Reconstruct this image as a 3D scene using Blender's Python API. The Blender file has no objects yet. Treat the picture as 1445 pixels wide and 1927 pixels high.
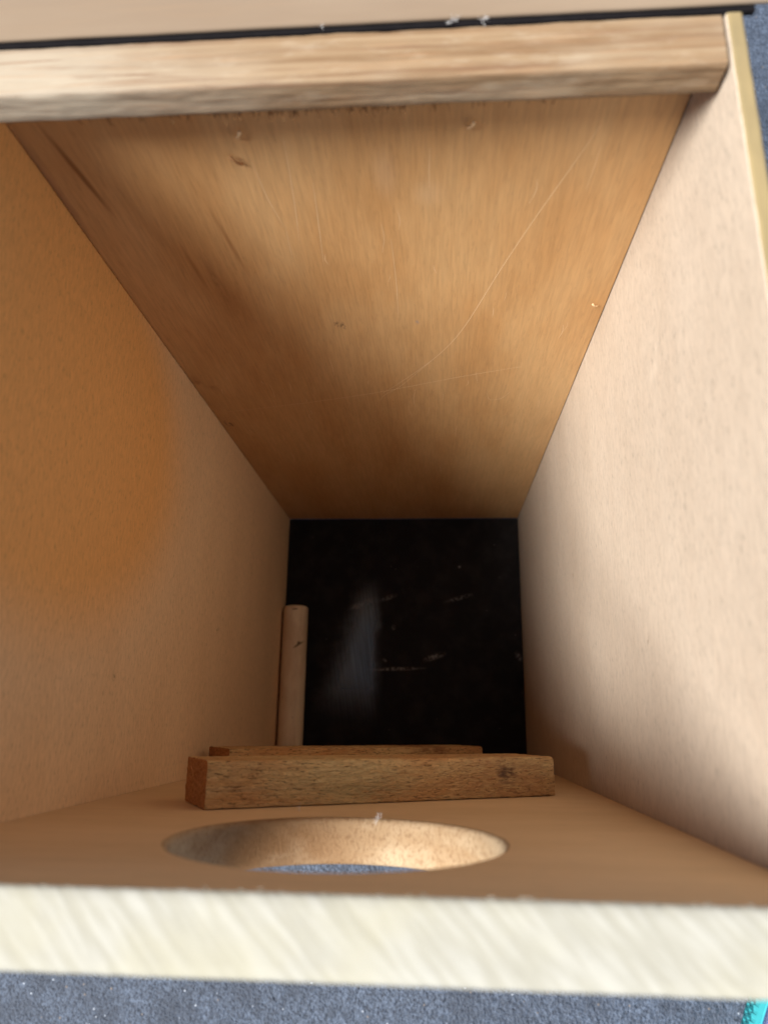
import bpy, bmesh, math, random
from mathutils import Vector, Matrix, noise as mnoise

random.seed(7)
S = bpy.context.scene
COL = S.collection

# ------------------------------------------------------------------ camera
W = 0.2            # inner width and depth of the box
D = 0.2003
TOP = 0.4685       # rim height
GROUND = -0.0125
cam_d = bpy.data.cameras.new('camera')
cam = bpy.data.objects.new('camera', cam_d)
COL.objects.link(cam)
Rr = ((0.99768806, 0.0134980, -0.06663199),
      (-0.00539820, -0.96162450, -0.27569033),
      (-0.06774501, 0.27541264, -0.95932842))
Cc = (0.12690514, -0.16980743, 0.61286428)
M = Matrix.Identity(4)
for i in range(3):
    M[i][0] = Rr[0][i]
    M[i][1] = -Rr[1][i]
    M[i][2] = -Rr[2][i]
    M[i][3] = Cc[i]
cam.matrix_world = M
cam_d.sensor_fit = 'VERTICAL'
cam_d.sensor_height = 36.0
cam_d.lens = 36.0 * 1366.6 / 1927.0
cam_d.clip_start = 0.01
cam_d.clip_end = 500
cam_d.dof.use_dof = True
cam_d.dof.focus_distance = 0.345
cam_d.dof.aperture_fstop = 10.5
S.camera = cam

# ------------------------------------------------------------------ light
SUN_EL, SUN_ROT = 52.7, 235.0
world = bpy.data.worlds.new('World')
S.world = world
world.use_nodes = True
wn = world.node_tree
wn.nodes.clear()
wo = wn.nodes.new('ShaderNodeOutputWorld')
wb = wn.nodes.new('ShaderNodeBackground')
ws = wn.nodes.new('ShaderNodeTexSky')
ws.sky_type = 'NISHITA'
ws.sun_disc = False
ws.sun_elevation = math.radians(SUN_EL)
ws.sun_rotation = math.radians(SUN_ROT)
wb.inputs['Strength'].default_value = 0.05
wn.links.new(ws.outputs[0], wb.inputs[0])
wn.links.new(wb.outputs[0], wo.inputs[0])

sun_d = bpy.data.lights.new('sun', 'SUN')
sun_d.energy = 5.0
sun_d.angle = math.radians(30)
sun_d.color = (1.0, 0.97, 0.93)
sun = bpy.data.objects.new('sun', sun_d)
COL.objects.link(sun)
sun.rotation_euler = Vector((1.0, 0.47, -1.46)).to_track_quat('-Z', 'Y').to_euler()
sun.location = (-2, -0.5, 3)

S.view_settings.view_transform = 'Standard'
S.view_settings.look = 'None'
S.view_settings.gamma = 1.0
S.view_settings.use_curve_mapping = False
S.view_settings.exposure = 0.82
S.cycles.max_bounces = 14
S.cycles.diffuse_bounces = 10
S.cycles.use_denoising = True
S.cycles.sample_clamp_indirect = 8


# ------------------------------------------------------------------ shader helpers
class NB:
    def __init__(self, name):
        self.m = bpy.data.materials.new(name)
        self.m.use_nodes = True
        self.t = self.m.node_tree
        self.t.nodes.clear()
        self.out = self.t.nodes.new('ShaderNodeOutputMaterial')
        self.p = self.t.nodes.new('ShaderNodeBsdfPrincipled')
        self.t.links.new(self.p.outputs[0], self.out.inputs[0])
        self.tc = self.t.nodes.new('ShaderNodeTexCoord')
        self.obj = self.tc.outputs['Object']

    def put(self, sock, v):
        if isinstance(v, bpy.types.NodeSocket):
            self.t.links.new(v, sock)
        else:
            sock.default_value = v

    def math(self, op, a, b=0.0, clamp=False):
        n = self.t.nodes.new('ShaderNodeMath')
        n.operation = op
        n.use_clamp = clamp
        self.put(n.inputs[0], a)
        self.put(n.inputs[1], b)
        return n.outputs[0]

    def vec(self, scale, off=(0, 0, 0), rot=(0, 0, 0)):
        r = self.t.nodes.new('ShaderNodeMapping')
        r.inputs['Rotation'].default_value = rot
        self.t.links.new(self.obj, r.inputs['Vector'])
        n = self.t.nodes.new('ShaderNodeMapping')
        n.inputs['Location'].default_value = off
        n.inputs['Scale'].default_value = scale
        self.t.links.new(r.outputs[0], n.inputs['Vector'])
        return n.outputs[0]

    def noise(self, scale, off=(0, 0, 0), detail=3.0, rough=0.55, rot=(0, 0, 0), dist=0.0):
        n = self.t.nodes.new('ShaderNodeTexNoise')
        n.inputs['Scale'].default_value = 1.0
        n.inputs['Detail'].default_value = detail
        n.inputs['Roughness'].default_value = rough
        n.inputs['Distortion'].default_value = dist
        self.t.links.new(self.vec(scale, off, rot), n.inputs['Vector'])
        return n.outputs['Fac']

    def voro(self, scale, off=(0, 0, 0), feature='F1', out='Distance'):
        n = self.t.nodes.new('ShaderNodeTexVoronoi')
        n.feature = feature
        n.inputs['Scale'].default_value = 1.0
        self.t.links.new(self.vec(scale, off), n.inputs['Vector'])
        return n.outputs[out]

    def step(self, v, lo, hi, a=0.0, b=1.0):
        n = self.t.nodes.new('ShaderNodeMapRange')
        n.interpolation_type = 'SMOOTHSTEP'
        self.put(n.inputs['Value'], v)
        n.inputs['From Min'].default_value = lo
        n.inputs['From Max'].default_value = hi
        n.inputs['To Min'].default_value = a
        n.inputs['To Max'].default_value = b
        return n.outputs[0]

    def mix(self, f, a, b, mode='MIX'):
        n = self.t.nodes.new('ShaderNodeMix')
        n.data_type = 'RGBA'
        n.blend_type = mode
        self.put(n.inputs[0], f)
        for s, v in ((n.inputs[6], a), (n.inputs[7], b)):
            if isinstance(v, bpy.types.NodeSocket):
                self.t.links.new(v, s)
            else:
                s.default_value = (*v, 1.0)
        return n.outputs[2]

    def ellipse(self, ax, ca, cb, ra, rb, rot=0.0, soft=0.6):
        """soft mask round a spot; ax picks the two object axes, e.g. 'xz'"""
        sp = self.t.nodes.new('ShaderNodeSeparateXYZ')
        self.t.links.new(self.obj, sp.inputs[0])
        A = self.math('SUBTRACT', sp.outputs['xyz'.index(ax[0])], ca)
        B = self.math('SUBTRACT', sp.outputs['xyz'.index(ax[1])], cb)
        c, s = math.cos(rot), math.sin(rot)
        u = self.math('DIVIDE', self.math('ADD', self.math('MULTIPLY', A, c), self.math('MULTIPLY', B, s)), ra)
        v = self.math('DIVIDE', self.math('SUBTRACT', self.math('MULTIPLY', B, c), self.math('MULTIPLY', A, s)), rb)
        d = self.math('SQRT', self.math('ADD', self.math('MULTIPLY', u, u), self.math('MULTIPLY', v, v)))
        return self.step(d, 1.0, 1.0 - soft)

    def bump(self, h, strength=0.3, dist=0.001):
        n = self.t.nodes.new('ShaderNodeBump')
        n.inputs['Strength'].default_value = strength
        n.inputs['Distance'].default_value = dist
        self.t.links.new(h, n.inputs['Height'])
        self.t.links.new(n.outputs[0], self.p.inputs['Normal'])

    def fin(self, col, rough=0.7, spec=0.3):
        self.put(self.p.inputs['Base Color'], col if isinstance(col, bpy.types.NodeSocket) else (*col, 1.0))
        self.put(self.p.inputs['Roughness'], rough)
        self.put(self.p.inputs['Specular IOR Level'], spec)
        return self.m


def scl(grain, across, along):
    """anisotropic scale: coarse along the grain axis, fine across it"""
    return tuple(along if a == grain else across for a in 'xyz')


def ply(name, light, dark, grain='z', seed=0.0, streak=0.16, fleck=0.35, spec=0.3, rough=0.62, spots=None, specks=0.0, fl=30, dl=150, bandamt=0.35):
    b = NB(name)
    o = (seed, seed * 1.7, seed * 0.6)
    blotch = b.noise(scl(grain, 22, 7), o, 4, 0.6)
    band = b.noise(scl(grain, 140, 5), o, 3, 0.6)
    fine = b.noise(scl(grain, 1000, fl), o, 3, 0.65)
    dash = b.noise(scl(grain, 1300, dl), o, 2, 0.6)
    col = b.mix(b.step(blotch, 0.3, 0.72), light, dark)
    col = b.mix(b.step(band, 0.42, 0.75, 0, bandamt), col, dark)
    if spots:
        for (ax, ca, cb, ra, rb, rot, soft, amt, c, nz) in spots:
            m = b.ellipse(ax, ca, cb, ra, rb, rot, soft)
            if nz:
                m = b.math('MULTIPLY', m, b.step(b.noise((nz, nz, nz * 0.5), o, 4, 0.65), 0.42, 0.6))
            col = b.mix(b.math('MULTIPLY', m, amt), col, c)
    k = b.math('ADD', 1.0 - streak * 0.5, b.math('MULTIPLY', b.step(fine, 0.3, 0.7), streak))
    k = b.math('MULTIPLY', k, b.step(dash, 0.56, 0.72, 1.0, 1.0 - fleck * 0.5))
    cc = b.t.nodes.new('ShaderNodeCombineXYZ')
    for i in range(3):
        b.t.links.new(k, cc.inputs[i])
    col = b.mix(1.0, col, cc.outputs[0], 'MULTIPLY')
    if specks:
        d = b.voro((140, 140, 90), o)
        rn = b.voro((140, 140, 90), o, out='Color')
        sp = b.t.nodes.new('ShaderNodeSeparateXYZ')
        b.t.links.new(rn, sp.inputs[0])
        m = b.math('MULTIPLY', b.step(d, 0.085, 0.04), b.math('GREATER_THAN', sp.outputs[0], 1.0 - specks))
        col = b.mix(b.math('MULTIPLY', m, 0.75), col, (0.10, 0.045, 0.02))
    b.bump(fine, 0.10, 0.0006)
    return b.fin(col, rough, spec)


# ------------------------------------------------------------------ object helpers
def link(name, me, mat, parent=None):
    o = bpy.data.objects.new(name, me)
    for m in (mat if isinstance(mat, (list, tuple)) else [mat]):
        me.materials.append(m)
    COL.objects.link(o)
    if parent:
        o.parent = parent
    return o


def from_bm(name, bm, mat, parent=None, smooth=None):
    me = bpy.data.meshes.new(name)
    bmesh.ops.recalc_face_normals(bm, faces=bm.faces)
    bm.to_mesh(me)
    bm.free()
    if smooth is not None:
        me.polygons.foreach_set('use_smooth', [True] * len(me.polygons))
        me.set_sharp_from_angle(angle=math.radians(smooth))
    return link(name, me, mat, parent)


def thing(name, label, cat, loc=(0, 0, 0), group=None):
    o = bpy.data.objects.new(name, None)
    o.empty_display_size = 0.02
    COL.objects.link(o)
    o.location = loc
    tag(o, label, cat, group)
    return o


def tag(o, label, cat, group=None):
    o['label'] = label
    o['category'] = cat
    if group:
        o['group'] = group


def box_bm(x0, x1, y0, y1, z0, z1, bev=0.0005, seg=2):
    bm = bmesh.new()
    bmesh.ops.create_cube(bm, size=1)
    for v in bm.verts:
        v.co = ((x0 + x1) / 2 + v.co.x * (x1 - x0), (y0 + y1) / 2 + v.co.y * (y1 - y0), (z0 + z1) / 2 + v.co.z * (z1 - z0))
    if bev:
        bmesh.ops.bevel(bm, geom=bm.edges[:], offset=bev, segments=seg, affect='EDGES', profile=0.5)
    return bm


def bar_bm(length, nseg, corners, per=7, amp=0.0, freq=400.0, seed=0, capamp=0.0):
    """A sawn bar along +X. corners: (y, z, radius) of its section, in order.
    Vertices are jittered by noise so faces and outline are rough sawn."""
    prof = []
    n = len(corners)
    for i, (y, z, r) in enumerate(corners):
        p = Vector((y, z))
        a = Vector(corners[i - 1][:2]) - p
        c = Vector(corners[(i + 1) % n][:2]) - p
        a, c = a.normalized(), c.normalized()
        for k in range(5):
            t = k / 4
            q = p + a * r * (1 - t) ** 2 + c * r * t ** 2
            prof.append(q)
        nxt = Vector(corners[(i + 1) % n][:2])
        s = p + c * r
        e = nxt - c * corners[(i + 1) % n][2]
        for k in range(1, per):
            prof.append(s.lerp(e, k / per))
    bm = bmesh.new()
    cen = sum(prof, Vector((0, 0))) / len(prof)
    rings = []

    def nz(v, f):
        return mnoise.noise(Vector((v[0] * f * 0.35 + seed, v[1] * f, v[2] * f)))
    for i in range(nseg + 1):
        x = length * i / nseg
        ring = []
        for q in prof:
            dv = (q - cen)
            base = (x, q.x, q.y)
            d = (nz(base, freq) + 0.6 * nz(base, freq * 2.7)) * amp
            dv = dv.normalized() * d
            ring.append(bm.verts.new((x, q.x + dv.x, q.y + dv.y)))
        rings.append(ring)
    m = len(prof)
    for i in range(nseg):
        for k in range(m):
            bm.faces.new((rings[i][k], rings[i][(k + 1) % m], rings[i + 1][(k + 1) % m], rings[i + 1][k]))
    for end, ring, sgn in ((0, rings[0], -1), (1, rings[-1], 1)):
        prev = ring
        for f in (0.94, 0.8, 0.6, 0.4, 0.2):
            cur = []
            for v in ring:
                q = Vector((v.co.y, v.co.z))
                q = cen + (q - cen) * f
                x = v.co.x + sgn * (0.0004 * (1 - f) + capamp * nz((v.co.x, q.x, q.y), freq * 1.5))
                cur.append(bm.verts.new((x, q.x, q.y)))
            for k in range(m):
                bm.faces.new((prev[k], prev[(k + 1) % m], cur[(k + 1) % m], cur[k]))
            prev = cur
        bm.faces.new(prev)
    return bm


def ribbon(bm, pts, width, normal, mat_index=0, thick=0.00004):
    """thin raised strand following pts, lying on a surface with this normal"""
    n = Vector(normal)
    pts = [Vector(p) for p in pts]
    rows = []
    for i, p in enumerate(pts):
        t = (pts[min(i + 1, len(pts) - 1)] - pts[max(i - 1, 0)]).normalized()
        s = t.cross(n).normalized()
        w = width * (0.35 + 0.65 * math.sin(math.pi * (i + 0.3) / (len(pts) - 0.4)))
        rows.append((bm.verts.new(p - s * w / 2), bm.verts.new(p + n * thick), bm.verts.new(p + s * w / 2)))
    for a, b in zip(rows, rows[1:]):
        for k in range(2):
            f = bm.faces.new((a[k], a[k + 1], b[k + 1], b[k]))
            f.material_index = mat_index


def smooth_path(ctrl, n=24):
    """Catmull-Rom through the control points"""
    c = [Vector(p) for p in ctrl]
    c = [c[0] * 2 - c[1]] + c + [c[-1] * 2 - c[-2]]
    out = []
    segs = len(c) - 3
    for s in range(segs):
        p0, p1, p2, p3 = c[s:s + 4]
        for k in range(max(2, n // segs)):
            t = k / max(2, n // segs)
            out.append(0.5 * ((2 * p1) + (p2 - p0) * t + (2 * p0 - 5 * p1 + 4 * p2 - p3) * t * t + (3 * p1 - p0 - 3 * p2 + p3) * t ** 3))
    out.append(c[-2])
    return out


# ------------------------------------------------------------------ materials
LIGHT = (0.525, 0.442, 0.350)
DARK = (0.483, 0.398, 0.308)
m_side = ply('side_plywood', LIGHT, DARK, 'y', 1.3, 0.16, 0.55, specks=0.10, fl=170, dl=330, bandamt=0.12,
             spots=[('yz', -0.1420, 0.3560, 0.0030, 0.0011, 0.5, 0.7, 0.75, (0.16, 0.10, 0.06), 900),
                    ('yz', -0.1720, 0.2580, 0.0040, 0.0012, 0.3, 0.7, 0.6, (0.18, 0.10, 0.06), 900),
                    ('yz', -0.1640, 0.2530, 0.0030, 0.0010, 0.6, 0.7, 0.6, (0.18, 0.10, 0.06), 900),
                    ('yz', -0.0700, 0.2450, 0.0110, 0.0005, 0.25, 0.8, 0.5, (0.30, 0.22, 0.17), 0),
                    ('yz', -0.0950, 0.2300, 0.0016, 0.0016, 0.0, 0.7, 0.6, (0.25, 0.15, 0.08), 0),
                    ('yz', -0.0550, 0.3900, 0.0250, 0.0180, 0.2, 0.9, 0.25, (0.66, 0.57, 0.46), 120)])
m_side_left = ply('side_plywood_left', (0.79, 0.56, 0.335), (0.74, 0.51, 0.295), 'y', 5.1, 0.16, 0.5, specks=0.22, fl=170, dl=330, bandamt=0.12,  # same plywood as the right side, warm bounced light put into its colour
                  spots=[('yz', -0.0600, 0.3950, 0.1020, 0.1450, 0.0, 0.4, 0.9, (0.80, 0.42, 0.135), 0),  # orange oval: a warm glow of light painted into the wood colour
                         ('yz', -0.1200, 0.1900, 0.0012, 0.0040, 0.3, 0.6, 0.6, (0.16, 0.08, 0.04), 900),
                         ('yz', -0.1010, 0.2050, 0.0060, 0.0010, 0.4, 0.7, 0.6, (0.22, 0.11, 0.05), 700),
                         ('yz', -0.0700, 0.1200, 0.0060, 0.0030, 0.2, 0.9, 0.5, (0.20, 0.10, 0.06), 400),
                         ('yz', -0.1550, 0.3250, 0.0020, 0.0020, 0.6, 0.7, 0.6, (0.22, 0.11, 0.05), 900)])
m_front = ply('front_plywood', (0.68, 0.49, 0.295), (0.60, 0.42, 0.235), 'x', 8.7, 0.10, 0.2,
              spots=[('xz', 0.11, 0.41, 0.0, 0.0, 0, 0.5, 0.0, (0, 0, 0), 0)][:0])
m_back = ply('back_plywood', (0.60, 0.38, 0.178), (0.50, 0.275, 0.108), 'z', 3.9, 0.15, 0.22, fl=60, bandamt=0.22, spec=0.4, rough=0.5,
             spots=[
                 ('xz', 0.0857, 0.3251, 0.0040, 0.0055, 0.7, 0.8, 0.75, (0.10, 0.055, 0.03), 500),
                 ('xz', 0.0050, 0.2140, 0.0026, 0.0070, 0.3, 0.5, 0.9, (0.05, 0.02, 0.008), 300),
                 ('xz', 0.0000, 0.4150, 0.0040, 0.0420, 0.0, 0.8, 0.55, (0.26, 0.13, 0.08), 0),
                 ('xz', 0.0520, 0.3850, 0.0013, 0.0300, 0.10, 0.9, 0.55, (0.27, 0.12, 0.045), 0),
                 ('xz', 0.0340, 0.3700, 0.0011, 0.0220, 0.05, 0.9, 0.50, (0.27, 0.12, 0.045), 0),
                 ('xz', 0.0430, 0.3450, 0.0090, 0.0330, 0.05, 0.9, 0.45, (0.36, 0.17, 0.06), 90),
                 ('xz', 0.0125, 0.4230, 0.0016, 0.0260, 0.13, 0.8, 0.75, (0.16, 0.06, 0.02), 0),
                 ('xz', 0.0400, 0.3600, 0.0030, 0.0300, 0.05, 0.9, 0.40, (0.22, 0.10, 0.04), 200),
                 ('xz', 0.0060, 0.2700, 0.0080, 0.0120, 0.4, 0.9, 0.55, (0.20, 0.08, 0.03), 150),
                 ('xz', 0.1202, 0.3263, 0.0016, 0.0024, 0.0, 0.9, 0.60, (0.30, 0.26, 0.26), 600),
                 ('xz', 0.1120, 0.4180, 0.0060, 0.0160, 0.0, 0.9, 0.18, (0.70, 0.52, 0.34), 0),
                 ('xz', 0.1260, 0.4080, 0.0080, 0.0090, 0.0, 0.9, 0.15, (0.70, 0.52, 0.34), 0),
             ])


def make_scratch_mat():
    b = NB('pale_scratch')
    return b.fin((0.74, 0.53, 0.31), 0.55, 0.4)


m_scratch = make_scratch_mat()


def make_batten_mat():
    b = NB('batten_wood')
    wav = b.noise((14, 40, 40), (2, 0, 0), 3, 0.5)
    long_ = b.noise((9, 300, 300), (0.3, 1.1, 2.0), 5, 0.68, dist=0.6)
    fine = b.noise((40, 900, 900), (0.3, 1.1, 2.0), 3, 0.6)
    dk = b.noise((13, 330, 330), (4.2, 0.7, 5.0), 4, 0.6, dist=0.9)
    mott = b.noise((90, 260, 260), (2.2, 0.7, 5.0), 4, 0.65)
    col = b.mix(b.step(long_, 0.32, 0.68), (0.285, 0.20, 0.118), (0.165, 0.095, 0.047))
    col = b.mix(b.step(wav, 0.48, 0.7, 0, 0.7), col, (0.33, 0.26, 0.18))
    col = b.mix(b.step(mott, 0.5, 0.75, 0, 0.3), col, (0.42, 0.36, 0.27))
    pale = b.math('MULTIPLY', b.ellipse('xy', 0.02, -0.012, 0.085, 0.03, 0, 0.9), b.step(wav, 0.35, 0.6, 0.5, 1.0))
    col = b.mix(b.math('MULTIPLY', pale, 0.6), col, (0.40, 0.355, 0.28))
    col = b.mix(b.step(dk, 0.54, 0.70, 0, 0.8), col, (0.17, 0.095, 0.055))
    col = b.mix(b.step(fine, 0.5, 0.75, 0, 0.3), col, (0.36, 0.21, 0.11))
    b.bump(fine, 0.35, 0.001)
    return b.fin(col, 0.7, 0.25)


m_batten = make_batten_mat()


def make_rim_mat():
    b = NB('sawn_edge_wood')
    saw = b.noise((70, 520, 60), (1, 2, 3), 3, 0.5, rot=(0, 0, math.radians(48)))
    blot = b.noise((40, 40, 40), (5, 2, 3), 3, 0.55)
    col = b.mix(b.step(saw, 0.36, 0.66), (0.325, 0.312, 0.258), (0.39, 0.38, 0.33))
    col = b.mix(b.step(blot, 0.45, 0.75, 0, 0.5), col, (0.37, 0.345, 0.245))
    b.bump(saw, 0.25, 0.0008)
    return b.fin(col, 0.75, 0.25)


m_rim = make_rim_mat()


def make_edge_mat():
    b = NB('ply_edge')
    n = b.noise((90, 30, 90), (1, 2, 3), 3, 0.6)
    col = b.mix(b.step(n, 0.35, 0.7), (0.30, 0.23, 0.115), (0.23, 0.18, 0.095))
    return b.fin(col, 0.75, 0.2)


m_edge = make_edge_mat()


def make_hole_mat():
    b = NB('hole_end_grain')
    g = b.noise((1100, 700, 1100), (1, 2, 3), 4, 0.75)
    bl = b.noise((45, 60, 45), (3, 2, 9), 3, 0.6)
    col = b.mix(b.step(bl, 0.35, 0.7), (0.46, 0.345, 0.215), (0.33, 0.215, 0.115))
    col = b.mix(b.step(g, 0.46, 0.68, 0, 0.75), col, (0.19, 0.105, 0.05))
    left_shade = b.math('MULTIPLY', b.ellipse('xz', 0.074, 0.366, 0.036, 0.040, 0.3, 0.8), b.step(bl, 0.25, 0.6, 0.5, 1.0))  # shade on the left of the hole, put into the wood colour
    col = b.mix(b.math('MULTIPLY', left_shade, 0.8), col, (0.20, 0.095, 0.035))
    b.bump(g, 0.5, 0.001)
    return b.fin(col, 0.8, 0.2)


m_hole = make_hole_mat()


def make_rung_mat(name, seed, spots):
    b = NB(name)
    o = (seed, seed * 2.1, seed * 0.4)
    bl = b.noise((22, 60, 60), o, 3, 0.6)
    fib = b.noise((210, 800, 800), o, 5, 0.75, dist=0.9)
    pore = b.noise((330, 1500, 1500), o, 2, 0.6, dist=0.5)
    lng = b.noise((9, 260, 260), o, 3, 0.6)
    col = b.mix(b.step(bl, 0.36, 0.66), (0.82, 0.57, 0.26), (0.72, 0.39, 0.155))
    col = b.mix(b.step(lng, 0.45, 0.7, 0, 0.5), col, (0.68, 0.48, 0.25))
    col = b.mix(b.step(fib, 0.50, 0.66, 0, 0.6), col, (0.36, 0.16, 0.06))
    col = b.mix(b.step(pore, 0.56, 0.68, 0, 0.75), col, (0.13, 0.055, 0.02))
    for (ax, ca, cb, ra, rb, amt, c) in spots:
        mk = b.math('MULTIPLY', b.ellipse(ax, ca, cb, ra, rb, 0, 0.8), b.step(b.noise((200, 500, 500), o, 3, 0.6), 0.25, 0.6))
        col = b.mix(b.math('MULTIPLY', mk, amt), col, c)
    b.bump(b.math('ADD', fib, b.math('MULTIPLY', pore, -0.6)), 1.0, 0.002)
    return b.fin(col, 0.8, 0.2)


m_rung = make_rung_mat('rung_wood', 2.2, [
                                          ('xy', 0.125, 0.0080, 0.042, 0.020, 0.6, (0.52, 0.255, 0.11)), ('xy', 0.055, 0.0080, 0.045, 0.014, 0.5, (0.68, 0.54, 0.27)), ('xy', 0.060, 0.0050, 0.030, 0.0040, 0.45, (0.36, 0.26, 0.12)), ('xy', 0.126, 0.0095, 0.0070, 0.0060, 0.9, (0.09, 0.045, 0.04))])
m_rung_red = make_rung_mat('reddish_rung_wood', 6.4, [('xy', 0.128, 0.013, 0.020, 0.008, 0.7, (0.24, 0.085, 0.035))])


def make_end_mat():
    b = NB('end_grain')
    g = b.noise((900, 900, 900), (4, 2, 1), 3, 0.65)
    col = b.mix(b.step(g, 0.35, 0.68), (0.50, 0.25, 0.10), (0.30, 0.13, 0.05))
    b.bump(g, 0.6, 0.001)
    return b.fin(col, 0.85, 0.15)


m_end = make_end_mat()


def make_floor_mat():
    b = NB('black_painted_floor')
    o = (1.5, 0.4, 0)
    base = b.mix(b.step(b.noise((60, 60, 60), o, 4, 0.6), 0.4, 0.7), (0.014, 0.0125, 0.0122), (0.023, 0.020, 0.019))
    dust = b.noise((420, 420, 420), o, 5, 0.7)
    line = b.noise((90, 900, 900), o, 3, 0.65)
    scuffs = [(0.0650, -0.0760, 0.0130, 0.0040, 0.35, 0.55), (0.0950, -0.1290, 0.0300, 0.0019, 0.03, 0.75),
              (0.1270, -0.1190, 0.0120, 0.0035, 0.30, 0.60), (0.1480, -0.0700, 0.0170, 0.0024, 0.28, 0.40),
              (0.0930, -0.0950, 0.0028, 0.0028, 0.0, 0.50), (0.1490, -0.0430, 0.0020, 0.0014, 0.3, 0.9),
              (0.0860, -0.1220, 0.0024, 0.0016, -0.5, 1.0), (0.1960, -0.1180, 0.0030, 0.0060, 0.5, 0.45),
              (0.0880, -0.0700, 0.0100, 0.0030, 0.35, 0.35)]
    col = base
    for (x, y, ra, rb, r, amt) in scuffs:
        mk = b.math('MULTIPLY', b.ellipse('xy', x, y, ra, rb, r, 0.9), b.step(dust, 0.40, 0.62))
        col = b.mix(b.math('MULTIPLY', mk, amt), col, (0.36, 0.35, 0.33))
    # tiny specks of dust
    d = b.voro((260, 260, 260), o)
    rn = b.t.nodes.new('ShaderNodeSeparateXYZ')
    b.t.links.new(b.voro((260, 260, 260), o, out='Color'), rn.inputs[0])
    mk = b.math('MULTIPLY', b.step(d, 0.14, 0.06), b.math('GREATER_THAN', rn.outputs[0], 0.985))
    col = b.mix(b.math('MULTIPLY', mk, 0.5), col, (0.25, 0.22, 0.2))
    brush = b.noise((1100, 22, 22), o, 3, 0.6, rot=(0, 0, math.radians(-8)))
    b.bump(brush, 0.14, 0.0005)
    # sky reflection painted in: one patch is teal-grey and glossier than the rest
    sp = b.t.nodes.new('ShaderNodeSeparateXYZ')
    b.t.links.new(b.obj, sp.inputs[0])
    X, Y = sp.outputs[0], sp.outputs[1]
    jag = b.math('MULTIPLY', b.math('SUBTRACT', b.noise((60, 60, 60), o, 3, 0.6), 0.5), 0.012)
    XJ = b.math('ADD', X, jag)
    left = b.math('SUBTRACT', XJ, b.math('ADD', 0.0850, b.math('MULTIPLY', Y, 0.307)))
    sky_refl = b.math('MULTIPLY', b.step(left, -0.014, 0.012), b.step(XJ, 0.086, 0.072))
    sky_refl = b.math('MULTIPLY', sky_refl, b.math('MULTIPLY', b.step(Y, -0.045, -0.085), b.step(Y, -0.182, -0.128)))
    col = b.mix(b.math('MULTIPLY', b.math('MULTIPLY', sky_refl, sky_refl), b.step(brush, 0.3, 0.7, 0.25, 0.8)), col, (0.12, 0.185, 0.19))
    shine = b.math('MULTIPLY', sky_refl, b.step(brush, 0.25, 0.7, 0.45, 1.0))
    rough = b.math('SUBTRACT', 0.5, b.math('MULTIPLY', sky_refl, 0.30))
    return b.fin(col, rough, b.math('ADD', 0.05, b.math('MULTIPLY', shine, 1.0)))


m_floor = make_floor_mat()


def make_dowel_mat():
    b = NB('dowel_wood')
    g = b.noise((700, 30, 700), (4, 2, 1), 3, 0.65)
    bl = b.noise((60, 25, 60), (1, 2, 7), 4, 0.65)
    sp = b.noise((260, 160, 260), (9, 2, 7), 3, 0.6)
    col = b.mix(b.step(bl, 0.35, 0.7), (0.78, 0.64, 0.44), (0.64, 0.48, 0.31))
    col = b.mix(b.step(g, 0.5, 0.75, 0, 0.35), col, (0.40, 0.27, 0.15))
    col = b.mix(b.step(sp, 0.66, 0.74, 0, 0.7), col, (0.18, 0.09, 0.04))
    for (x, y, ra, rb, r, c) in [(0.0048, 0.0325, 0.0012, 0.0060, -0.9, (0.10, 0.05, 0.02)), (0.0050, 0.0310, 0.0014, 0.0016, 0, (0.06, 0.03, 0.015)),
                                 (0.0010, 0.0035, 0.0034, 0.0009, 0.1, (0.10, 0.05, 0.02))]:
        col = b.mix(b.math('MULTIPLY', b.ellipse('xy', x - 0.0, -y, ra, rb, r, 0.6), 0.8), col, c)
    b.bump(g, 0.2, 0.0005)
    return b.fin(col, 0.6, 0.3)


m_dowel = make_dowel_mat()


def make_asphalt():
    b = NB('asphalt_ground')
    g1 = b.noise((430, 430, 430), (4, 2, 1), 5, 0.7)
    g2 = b.noise((170, 170, 170), (1, 2, 1), 3, 0.6)
    big = b.noise((24, 24, 24), (1, 5, 1), 5, 0.65)
    vo = b.voro((430, 430, 430))
    rn = b.t.nodes.new('ShaderNodeSeparateXYZ')
    b.t.links.new(b.voro((430, 430, 430), out='Color'), rn.inputs[0])
    col = b.mix(b.step(g1, 0.3, 0.7), (0.026, 0.034, 0.051), (0.108, 0.140, 0.198))
    col = b.mix(b.step(g2, 0.52, 0.72, 0, 0.6), col, (0.024, 0.031, 0.048))
    col = b.mix(b.step(big, 0.42, 0.62, 0, 0.65), col, (0.034, 0.043, 0.062))
    mk = b.math('MULTIPLY', b.step(vo, 0.42, 0.22), b.math('GREATER_THAN', rn.outputs[0], 0.987))
    col = b.mix(mk, col, (0.36, 0.40, 0.46))
    mk2 = b.math('MULTIPLY', b.step(vo, 0.5, 0.3), b.math('GREATER_THAN', rn.outputs[1], 0.992))
    col = b.mix(mk2, col, (0.15, 0.13, 0.12))
    h = b.math('ADD', b.math('MULTIPLY', g1, 0.6), b.math('ADD', g2, b.math('MULTIPLY', vo, -0.4)))
    b.bump(h, 0.9, 0.0025)
    return b.fin(col, 0.62, 0.45)


m_asphalt = make_asphalt()


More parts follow.
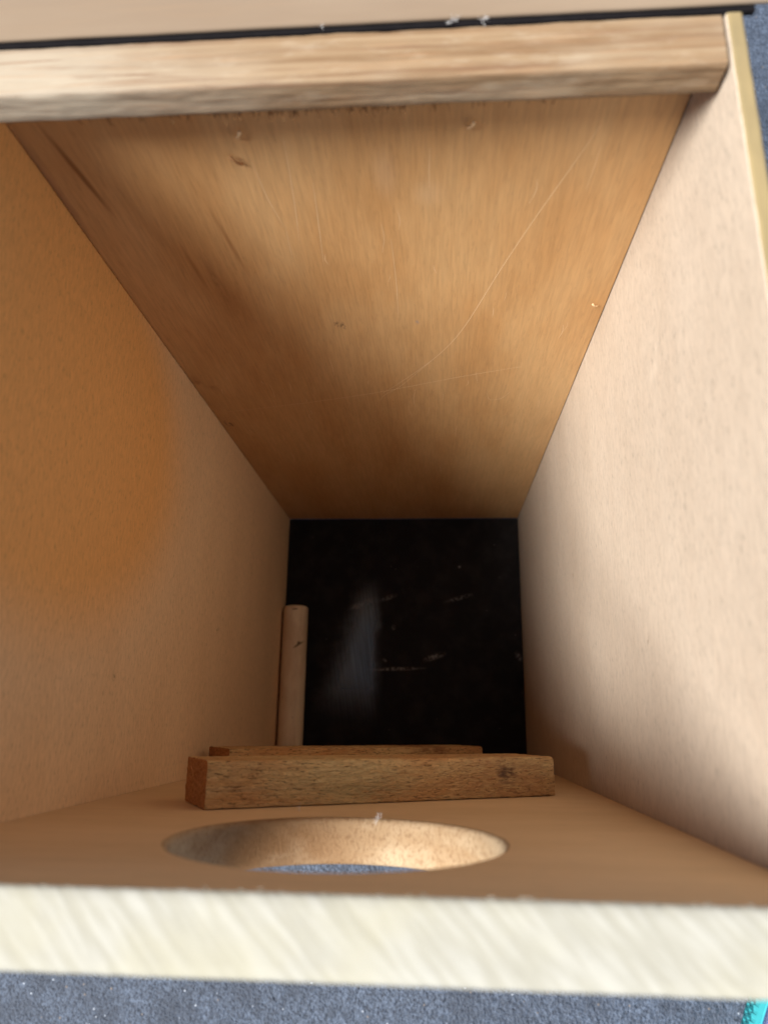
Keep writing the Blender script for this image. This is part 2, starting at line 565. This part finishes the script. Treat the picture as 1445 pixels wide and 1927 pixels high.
def make_lid_mat():
    b = NB('lid_plywood')
    n = b.noise((9, 60, 60), (2, 1, 4), 4, 0.6)
    f = b.noise((35, 700, 700), (2, 1, 4), 3, 0.6)
    col = b.mix(b.step(n, 0.3, 0.7), (0.36, 0.275, 0.195), (0.31, 0.23, 0.16))
    col = b.mix(b.step(f, 0.5, 0.75, 0, 0.2), col, (0.40, 0.27, 0.16))
    return b.fin(col, 0.7, 0.25)


m_lid = make_lid_mat()


def plain(name, c, rough=0.7, spec=0.3, var=0.15, freq=300):
    b = NB(name)
    n = b.noise((freq, freq, freq), (1, 2, 3), 3, 0.6)
    d = tuple(x * (1 - var) for x in c)
    return b.fin(b.mix(b.step(n, 0.35, 0.65), c, d), rough, spec)


m_black = plain('black_hinge_strip', (0.010, 0.009, 0.010), 0.85, 0.05)
m_lint = plain('pale_lint', (0.80, 0.78, 0.76), 0.9, 0.1)
m_chip = plain('pale_wood_chip', (0.80, 0.58, 0.33), 0.7, 0.2, 0.25, 900)
m_fibre = plain('torn_brown_fibre', (0.20, 0.10, 0.042), 0.8, 0.1)
m_chip_dark = plain('brown_wood_chip', (0.46, 0.25, 0.11), 0.7, 0.2, 0.25, 900)

# ------------------------------------------------------------------ ground
bm = bmesh.new()
bmesh.ops.create_grid(bm, x_segments=40, y_segments=40, size=30)
for v in bm.verts:
    v.co.z = GROUND
g = from_bm('ground', bm, m_asphalt)
g['kind'] = 'structure'

# ------------------------------------------------------------------ nest box
T_SIDE, T_FRONT, T_BACK = 0.0041, 0.0143, 0.0042
GAP = 0.00025
box = thing('nest_box', 'tall plywood bird nest box with its lid open, black floor and round entrance hole', 'nest box')


# side panels: faces inside get plywood, thin top edge its own tone
def side_panel(x0, x1, mat):
    bm = box_bm(x0, x1, -D - T_FRONT, T_BACK, GROUND + 0.0005, TOP, 0.0007, 2)
    bmesh.ops.subdivide_edges(bm, edges=[e for e in bm.edges if abs((e.verts[0].co - e.verts[1].co).y) > 0.1], cuts=60)
    for v in bm.verts:
        if v.co.z > TOP - 0.002:
            v.co.z += 0.0003 * mnoise.noise(Vector((v.co.x * 50, v.co.y * 160, 3)))
    bm.normal_update()
    for f in bm.faces:
        f.material_index = 1 if (f.normal.z > 0.8) else 0
    return from_bm('side_panel', bm, [mat, m_edge], box)


side_panel(-T_SIDE, 0.0, m_side_left)
side_panel(W, W + T_SIDE, m_side)

# back panel with hair scratches in its face
bm = box_bm(GAP, W - GAP, 0.0, T_BACK, 0.0, TOP - 0.0018, 0.0003, 1)
scr = [
    [(0.1768, 0.4344), (0.1723, 0.4209), (0.1621, 0.391), (0.1533, 0.3629), (0.1404, 0.3191), (0.1285, 0.2936), (0.1121, 0.2696), (0.0999, 0.2541)],
    [(0.1285, 0.2936), (0.1110, 0.2640), (0.1010, 0.2520), (0.0975, 0.2440)],
    [(0.0093, 0.2327), (0.0513, 0.2422), (0.0942, 0.2543), (0.1395, 0.2715), (0.1707, 0.282)],
    [(0.0820, 0.4350), (0.0812, 0.4200), (0.0795, 0.3990), (0.0780, 0.3850)],
    [(0.0880, 0.4150), (0.0868, 0.3960), (0.0850, 0.3700)],
    [(0.0700, 0.4250), (0.0715, 0.4080), (0.0742, 0.3930)],
    [(0.1120, 0.3850), (0.1125, 0.3550), (0.1120, 0.3300)],
    [(0.1180, 0.2600), (0.1165, 0.2470), (0.1172, 0.2330)],
    [(0.1560, 0.2520), (0.1580, 0.2440), (0.1640, 0.2450), (0.1680, 0.2530)],
]
for i, c in enumerate(scr):
    p = [(x, -0.00003, z) for x, z in c]
    ribbon(bm, smooth_path(p, 40), 0.00030 if i in (0, 2) else 0.00022, (0, -1, 0), 1, 0.00003)
for k in range(46):
    x, z = random.uniform(0.01, 0.19), random.uniform(0.12, 0.43)
    L = random.uniform(0.004, 0.02)
    p = [(x, -0.00003, z), (x + random.uniform(-.0008, .0008), -0.00003, z - L / 2), (x + random.uniform(-.0015, .0015), -0.00003, z - L)]
    ribbon(bm, smooth_path(p, 8), random.uniform(0.00012, 0.00025), (0, -1, 0), 1, 0.00002)
from_bm('back_panel', bm, [m_back, m_scratch], box)


# front panel with the round entrance hole
def front_panel():
    bm = bmesh.new()
    x0, x1, z0, z1 = GAP, W - GAP, GROUND + 0.0005, TOP
    yi, yo = -D, -D - T_FRONT
    hx, hz, r = 0.1012, 0.4050, 0.0437
    n = 128
    hole_prof = [(yi, r + 0.0012), (yi - 0.0004, r + 0.0004), (yi - 0.0014, r)]
    for k in range(1, 8):
        hole_prof.append((yi - 0.0014 - (T_FRONT - 0.0028) * k / 8, r + 0.0008 * k / 8))
    hole_prof += [(yo + 0.0014, r + 0.001), (yo + 0.0005, r + 0.0015), (yo, r + 0.0030)]
    rings = []
    for (y, rad) in hole_prof:
        ring = []
        for i in range(n):
            a = 2 * math.pi * i / n
            q = rad + 0.00025 * mnoise.noise(Vector((math.cos(a) * 9, math.sin(a) * 9, y * 300)))
            ring.append(bm.verts.new((hx + q * math.cos(a), y, hz + q * math.sin(a))))
        rings.append(ring)
    for A, B in zip(rings, rings[1:]):
        for i in range(n):
            f = bm.faces.new((A[i], A[(i + 1) % n], B[(i + 1) % n], B[i]))
            f.material_index = 1
            f.smooth = True
    nt = 220
    outl = []
    for y, top in ((yi, rings[0]), (yo, rings[-1])):
        loop = [bm.verts.new((x0, y, z0)), bm.verts.new((x1, y, z0))]
        topv = []
        for i in range(nt + 1):
            x = x1 + (x0 - x1) * i / nt
            j = 0.0006 * mnoise.noise(Vector((x * 700, y * 10, 1))) + 0.0004 * mnoise.noise(Vector((x * 210, y * 10, 7)))
            topv.append(bm.verts.new((x, y, z1 - 0.0006 + j * 0.7)))
        loop += topv
        outl.append((loop, topv))
        edges = []
        for i in range(len(loop)):
            edges.append(bm.edges.new((loop[i], loop[(i + 1) % len(loop)])))
        for i in range(n):
            e = bm.edges.get((top[i], top[(i + 1) % n]))
            edges.append(e)
        bmesh.ops.triangle_fill(bm, use_beauty=True, edges=edges)
    # sawn top edge
    rows = [outl[0][1]]
    for k in range(1, 9):
        y = yi + (yo - yi) * (k - 0.5) / 8
        row = []
        for i in range(nt + 1):
            x = x1 + (x0 - x1) * i / nt
            row.append(bm.verts.new((x, y, z1 + 0.00025 * mnoise.noise(Vector((x * 300 + y * 400, y * 100, 5))))))
        rows.append(row)
    rows.append(outl[1][1])
    for A, B in zip(rows, rows[1:]):
        for i in range(nt):
            f = bm.faces.new((A[i], A[i + 1], B[i + 1], B[i]))
            f.material_index = 2
            f.smooth = True
    # ends and underside
    li, lo = outl[0][0], outl[1][0]
    bm.faces.new((li[0], li[1], lo[1], lo[0]))
    bm.faces.new([li[1], lo[1]] + [rw[0] for rw in reversed(rows)])
    bm.faces.new([li[0], lo[0]] + [rw[-1] for rw in reversed(rows)])
    # burrs on the inner arris of the sawn edge
    for k in range(36):
        x = random.uniform(x0 + .002, x1 - .002)
        L = random.uniform(0.0002, 0.0007)
        p = [(x, yi, z1 - 0.0006), (x + random.uniform(-.0006, .0006), yi + L * .6, z1 - 0.0004), (x + random.uniform(-.001, .001), yi + L, z1 + random.uniform(-.0004, .0006))]
        ribbon(bm, p, 0.0002, (0, 0, 1), 2, 0.0001)
    return from_bm('front_panel', bm, [m_front, m_hole, m_rim], box)


front_panel()

# floor panel
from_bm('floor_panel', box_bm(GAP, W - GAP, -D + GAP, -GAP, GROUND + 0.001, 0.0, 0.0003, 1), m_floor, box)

# batten along the top of the back panel, rounded on its lower and upper front arris, with torn fibres below
BY0, BZ0 = -0.0155, TOP - 0.0097
bm = bar_bm(W - 0.0016, 160, [(BY0, TOP, 0.0014), (BY0, BZ0, 0.0022), (-0.00015, BZ0, 0.0004), (-0.00015, TOP, 0.0006)],
            per=8, amp=0.00022, freq=260, seed=3, capamp=0.0008)
for v in bm.verts:
    v.co.x += 0.0004
rnd = random.Random(5)
for k in range(150):
    x = rnd.choice([rnd.uniform(0.03, 0.16), rnd.uniform(0.07, 0.12)])
    L = rnd.uniform(0.0012, 0.0042)
    lean = rnd.uniform(-0.0012, 0.0016)
    z = BZ0 + rnd.uniform(0.0, 0.0008)
    y = BY0 + rnd.uniform(0.0010, 0.003)
    p = [(x, y, z + .0004), (x + lean * .5, y + rnd.uniform(-.0006, .0012), z - L * .5), (x + lean, y + rnd.uniform(-.001, .002), z - L)]
    ribbon(bm, p, rnd.uniform(0.0002, 0.0005), (0, -1, 0.2), 1, 0.0001)
from_bm('hinge_batten', bm, [m_batten, m_fibre], box, smooth=35)

# dark hinge strip covering the top of the back panel
bm = bar_bm(W + 0.010, 80, [(0.0002, TOP + 0.0002, 0.0003), (0.0002, TOP - 0.0014, 0.0003), (0.0034, TOP - 0.0014, 0.0003), (0.0034, TOP + 0.0002, 0.0003)],
            per=2, amp=0.0001, freq=300, seed=9)
for v in bm.verts:
    v.co.x -= 0.003
from_bm('hinge_strip', bm, m_black, box, smooth=40)

# lid, swung open past vertical behind the hinge strip
LX0, LX1, LT, LH = -0.024, 0.2185, 0.012, 0.262
bm = bar_bm(LX1 - LX0, 61, [(0, 0, 0.0014), (LT, 0, 0.0014), (LT, LH, 0.0014), (0, LH, 0.0014)], per=4, amp=0.0001, freq=120, seed=21)
for v in bm.verts:
    v.co.x += LX0
bmesh.ops.rotate(bm, verts=bm.verts, cent=(0, 0, 0), matrix=Matrix.Rotation(math.radians(-24), 3, 'X'))
bmesh.ops.translate(bm, verts=bm.verts, vec=(0, 0.0012, TOP + 0.0004))
from_bm('lid', bm, m_lid, box, smooth=40)


# rungs nailed askew across the inside of the front panel
def rung(corner, theta, length, w, t, mat, seed):
    # local: x along the rung, y out from the front panel, z up
    bm = bar_bm(length, 220, [(0.0003, 0, 0.0005), (0.0003, -w, 0.0006), (t, -w, 0.0010), (t, 0, 0.0021)],
                per=14, amp=0.00030, freq=520, seed=seed, capamp=0.0007)
    rm = bm
    rm.normal_update()
    for f in rm.faces:
        if abs(f.normal.x) > 0.7 and (f.calc_center_median().x < 0.0012 or f.calc_center_median().x > length - 0.0012):
            f.material_index = 1
    o = from_bm('rung', bm, [mat, m_end], box, smooth=42)
    o.location = corner
    o.rotation_euler = (0, theta, 0)
    return o


r1 = rung((0.0486, -D, 0.3516), 0.535, 0.151, 0.031, 0.0161, m_rung, 11)
r1['label'] = 'upper pale brown rough sawn wooden rung with a dark knot'
r2 = rung((0.022, -D, 0.227), 0.624, 0.166, 0.031, 0.0153, m_rung_red, 31)
r2['label'] = 'lower reddish wooden rung mostly hidden behind the upper one'

# ------------------------------------------------------------------ dowel lying on the floor
def dowel(length=0.119, r=0.01015):
    bm = bmesh.new()
    n = 48
    prof = [(0.0, r - 0.0022), (0.0003, r - 0.0012), (0.0012, r - 0.0003), (0.0024, r)]
    prof += [(length * k / 24, r) for k in range(1, 24)]
    prof += [(length - 0.002, r), (length - 0.0008, r - 0.0004), (length, r - 0.0016)]
    rings = []
    for (y, q) in prof:
        rings.append([bm.verts.new(((q + 0.00012 * mnoise.noise(Vector((math.cos(a) * 3, math.sin(a) * 3, y * 90)))) * math.cos(a), -y,
                                    (q) * math.sin(a))) for a in [2 * math.pi * i / n for i in range(n)]])
    for A, B in zip(rings, rings[1:]):
        for i in range(n):
            bm.faces.new((A[i], A[(i + 1) % n], B[(i + 1) % n], B[i]))
    bm.faces.new(rings[0])
    bm.faces.new(rings[-1])
    return from_bm('dowel', bm, m_dowel, None, smooth=50)


dw = dowel()
dw.location = (0.0116, -0.0790, 0.0103)
tag(dw, 'pale round wooden dowel lying on the black floor along the left wall', 'dowel')


# ------------------------------------------------------------------ splinters and lint
def splinter(loc, direction, normal, length, w, mat, label):
    bm = bmesh.new()
    d = Vector(direction).normalized()
    n = Vector(normal)
    s = d.cross(n).normalized()
    N = 7
    rows = []
    for i in range(N):
        t = i / (N - 1)
        c = d * (t - 0.5) * length + n * (0.0003 + 0.0009 * math.sin(t * 2.6) + 0.0006 * t)
        ww = w * (0.75 + 0.25 * math.sin(t * 9))
        rows.append([bm.verts.new(c + s * ww / 2 * a + n * w * 0.3 * e) for a, e in ((-1, -1), (1, -1), (1, 1), (-1, 1))])
    for A, B in zip(rows, rows[1:]):
        for k in range(4):
            bm.faces.new((A[k], A[(k + 1) % 4], B[(k + 1) % 4], B[k]))
    bm.faces.new(rows[0])
    bm.faces.new(rows[-1])
    o = from_bm('wood_splinter', bm, mat)
    o.location = loc
    tag(o, label, 'wood splinter', 'wood splinters stuck to the back panel')
    return o


NB_ = (0, -1, 0)
splinter((0.0690, -0.0003, 0.4375), (0.5, 0, 1), NB_, 0.0042, 0.0011, m_chip, 'small pale wood splinter just under the torn edge of the top batten, left of centre')
splinter((0.0657, -0.0003, 0.4272), (-0.62, 0, 1), NB_, 0.0058, 0.0010, m_chip_dark, 'brown wood splinter below another splinter at the upper left of the back panel')
splinter((0.1385, -0.0003, 0.4375), (0.5, 0, 1), NB_, 0.0040, 0.0010, m_chip, 'small curled wood splinter under the top batten, right of centre')
splinter((0.1950, -0.0003, 0.3385), (-0.9, 0, 1), NB_, 0.0042, 0.0008, m_chip, 'bright wood splinter beside the right corner seam halfway down the back panel')


def lint(loc, size, seed, label):
    rn = random.Random(seed)
    bm = bmesh.new()
    for k in range(9):
        p = Vector((rn.uniform(-.3, .3), rn.uniform(-.3, .3), 0.0)) * size
        pts = [p.copy()]
        d = Vector((rn.uniform(-1, 1), rn.uniform(-1, 1), rn.uniform(0.1, 1.4))).normalized()
        for i in range(6):
            d = (d + Vector((rn.uniform(-.7, .7), rn.uniform(-.7, .7), rn.uniform(-.7, .6)))).normalized()
            p = p + d * size * 0.22
            p.z = max(p.z, 0)
            pts.append(p.copy())
        ribbon(bm, pts, size * 0.05, (0.3, 0.2, 1), 0, size * 0.03)
    o = from_bm('lint_tuft', bm, m_lint)
    o.location = loc
    tag(o, label, 'lint', 'tufts of white lint')
    return o


lint((0.1088, -D + 0.0003, 0.3640), 0.0019, 1, 'white lint tuft clinging to the lower rim of the round entrance hole')
lint((0.0805, -D + 0.0012, 0.3480), 0.0015, 2, 'tiny white lint tuft between the upper rung and the round hole')
lint((0.0990, 0.0015, TOP + 0.0008), 0.0012, 3, 'tiny lint tuft on the dark hinge strip, leftmost of the three there')
lint((0.1325, 0.0010, TOP + 0.0008), 0.0017, 4, 'lint tuft on the dark hinge strip, in the middle of the three there')
lint((0.1400, 0.0006, TOP + 0.0008), 0.0014, 5, 'lint tuft on the dark hinge strip, rightmost of the three there')


# ------------------------------------------------------------------ shoe on the asphalt
def shoe():
    b = NB('turquoise_rubber')
    b.fin(b.mix(b.step(b.noise((60, 60, 60)), 0.4, 0.7), (0.05, 0.42, 0.46), (0.04, 0.35, 0.40)), 0.5, 0.4)
    m_teal = b.m
    m_teal_d = plain('dark_turquoise_rib', (0.012, 0.16, 0.19), 0.6, 0.3)
    b = NB('lavender_mesh')
    wv = b.voro((700, 700, 700))
    b.bump(wv, 0.6, 0.001)
    b.fin(b.mix(b.step(wv, 0.1, 0.6), (0.42, 0.45, 0.74), (0.26, 0.28, 0.54)), 0.85, 0.2)
    m_mesh = b.m
    m_dark = plain('shoe_lining', (0.03, 0.03, 0.05), 0.9, 0.1)
    m_lace = plain('lace', (0.70, 0.72, 0.80), 0.8, 0.2)
    root = thing('shoe', 'lavender sports shoe with ribbed turquoise sole on the asphalt at the lower right corner', 'shoe')
    L = 0.262
    # sole outline: t along length, half widths left (medial) / right
    ts = [i / 40 for i in range(41)]

    def hw(t):
        base = 0.030 + 0.017 * math.exp(-((t - 0.70) / 0.22) ** 2) + 0.004 * math.exp(-((t - 0.15) / 0.18) ** 2)
        end = math.sqrt(max(0.0, 1 - max(0, (t - 0.72) / 0.28) ** 2)) * math.sqrt(max(0.0, 1 - max(0, (0.14 - t) / 0.14) ** 2))
        return base * end
    left = [(-hw(t) + 0.004 * math.sin(t * 3), t * L) for t in ts]
    right = [(hw(t) + 0.004 * math.sin(t * 3), t * L) for t in ts]
    outline = left + right[-2:0:-1]

    def dense(pts, k):
        out = []
        for i, p in enumerate(pts):
            q = pts[(i + 1) % len(pts)]
            for j in range(k):
                out.append((p[0] + (q[0] - p[0]) * j / k, p[1] + (q[1] - p[1]) * j / k))
        return out
    out = dense(outline, 5)
    n = len(out)
    cx = sum(p[0] for p in out) / n
    cy = sum(p[1] for p in out) / n
    levels = [(0.0, 0.97), (0.004, 1.0), (0.010, 1.015), (0.016, 1.02), (0.0215, 1.0), (0.0265, 0.965)]
    bm = bmesh.new()
    rings = []
    for li, (z, s) in enumerate(levels):
        ring = []
        for i, p in enumerate(out):
            rib = 0.0005 * (1 if ((i + li * 2) % 4) < 2 else -1) if 1 <= li <= 3 else 0
            dx, dy = p[0] - cx, p[1] - cy
            m = math.hypot(dx, dy) or 1
            ring.append(bm.verts.new((cx + dx * s + dx / m * rib, cy + dy * s + dy / m * rib, z)))
        rings.append(ring)
    for li, (A, B) in enumerate(zip(rings, rings[1:])):
        for i in range(n):
            f = bm.faces.new((A[i], A[(i + 1) % n], B[(i + 1) % n], B[i]))
            f.material_index = 1 if (li < 3 and ((i + li * 2) % 4) < 2) else 0
    bm.faces.new(rings[0])
    bm.faces.new(rings[-1])
    sole = from_bm('sole', bm, [m_teal, m_teal_d], root)
    # upper: cross sections along the length
    bm = bmesh.new()
    rows = []
    for i in range(37):
        t = 0.015 + 0.97 * i / 36
        h = 0.030 + 0.035 * (1 - t) ** 0.8 + 0.012 * math.exp(-((t - 0.82) / 0.12) ** 2)
        if t > 0.86:
            h *= math.sqrt(max(0.02, 1 - ((t - 0.86) / 0.14) ** 2))
        wdt = hw(t) * 0.95
        off = 0.004 * math.sin(t * 3)
        row = []
        for k in range(17):
            a = math.pi * k / 16
            c, s_ = math.cos(a), math.sin(a)
            x = off - wdt * (abs(c) ** 0.75) * (1 if c >= 0 else -1)
            row.append(bm.verts.new((x, t * L, 0.024 + h * s_ ** 0.8)))
        rows.append(row)
    for i, (A, B) in enumerate(zip(rows, rows[1:])):
        t = i / 36
        for k in range(16):
            if t < 0.36 and t > 0.05 and 5 <= k <= 10:
                continue
            bm.faces.new((A[k], A[k + 1], B[k + 1], B[k]))
    bm.faces.new(rows[0])
    bm.faces.new(rows[-1])
    o = from_bm('upper', bm, m_mesh, root, smooth=60)
    sm = o.modifiers.new('thickness', 'SOLIDIFY')
    sm.thickness = 0.003
    sm.offset = -1
    bm = box_bm(-0.022, 0.026, 0.02, 0.10, 0.0272, 0.031, 0.002)
    from_bm('insole', bm, m_dark, root)
    for k in range(4):
        t = 0.42 + 0.07 * k
        h = 0.024 + 0.030 + 0.035 * (1 - t) ** 0.8 + 0.012 * math.exp(-((t - 0.82) / 0.12) ** 2)
        bm = bmesh.new()
        pts = []
        for j in range(13):
            a = math.pi * (0.28 + 0.44 * j / 12)
            pts.append(Vector((0.004 * math.sin(t * 3) - hw(t) * 0.95 * math.copysign(abs(math.cos(a)) ** 0.75, math.cos(a)), t * L + 0.004 * math.sin(j), 0.0245 + (h - 0.024) * math.sin(a) ** 0.8 + 0.0015)))
        ribbon(bm, pts, 0.008, (0, 0, 1), 0, 0.002)
        from_bm('lace', bm, m_lace, root)
    heading = math.atan2(-0.58, 0.81)
    root.rotation_euler = (0, 0, heading)
    # the sole's inner edge at t=0.5 passes through the point seen in the photo
    e = Matrix.Rotation(heading, 3, 'Z') @ Vector((-hw(0.62) * 1.02 + 0.004 * math.sin(1.86), 0.62 * L, 0))
    root.location = (0.3525 - e.x, -0.3605 - e.y, GROUND + 0.0003)
    return root


shoe()
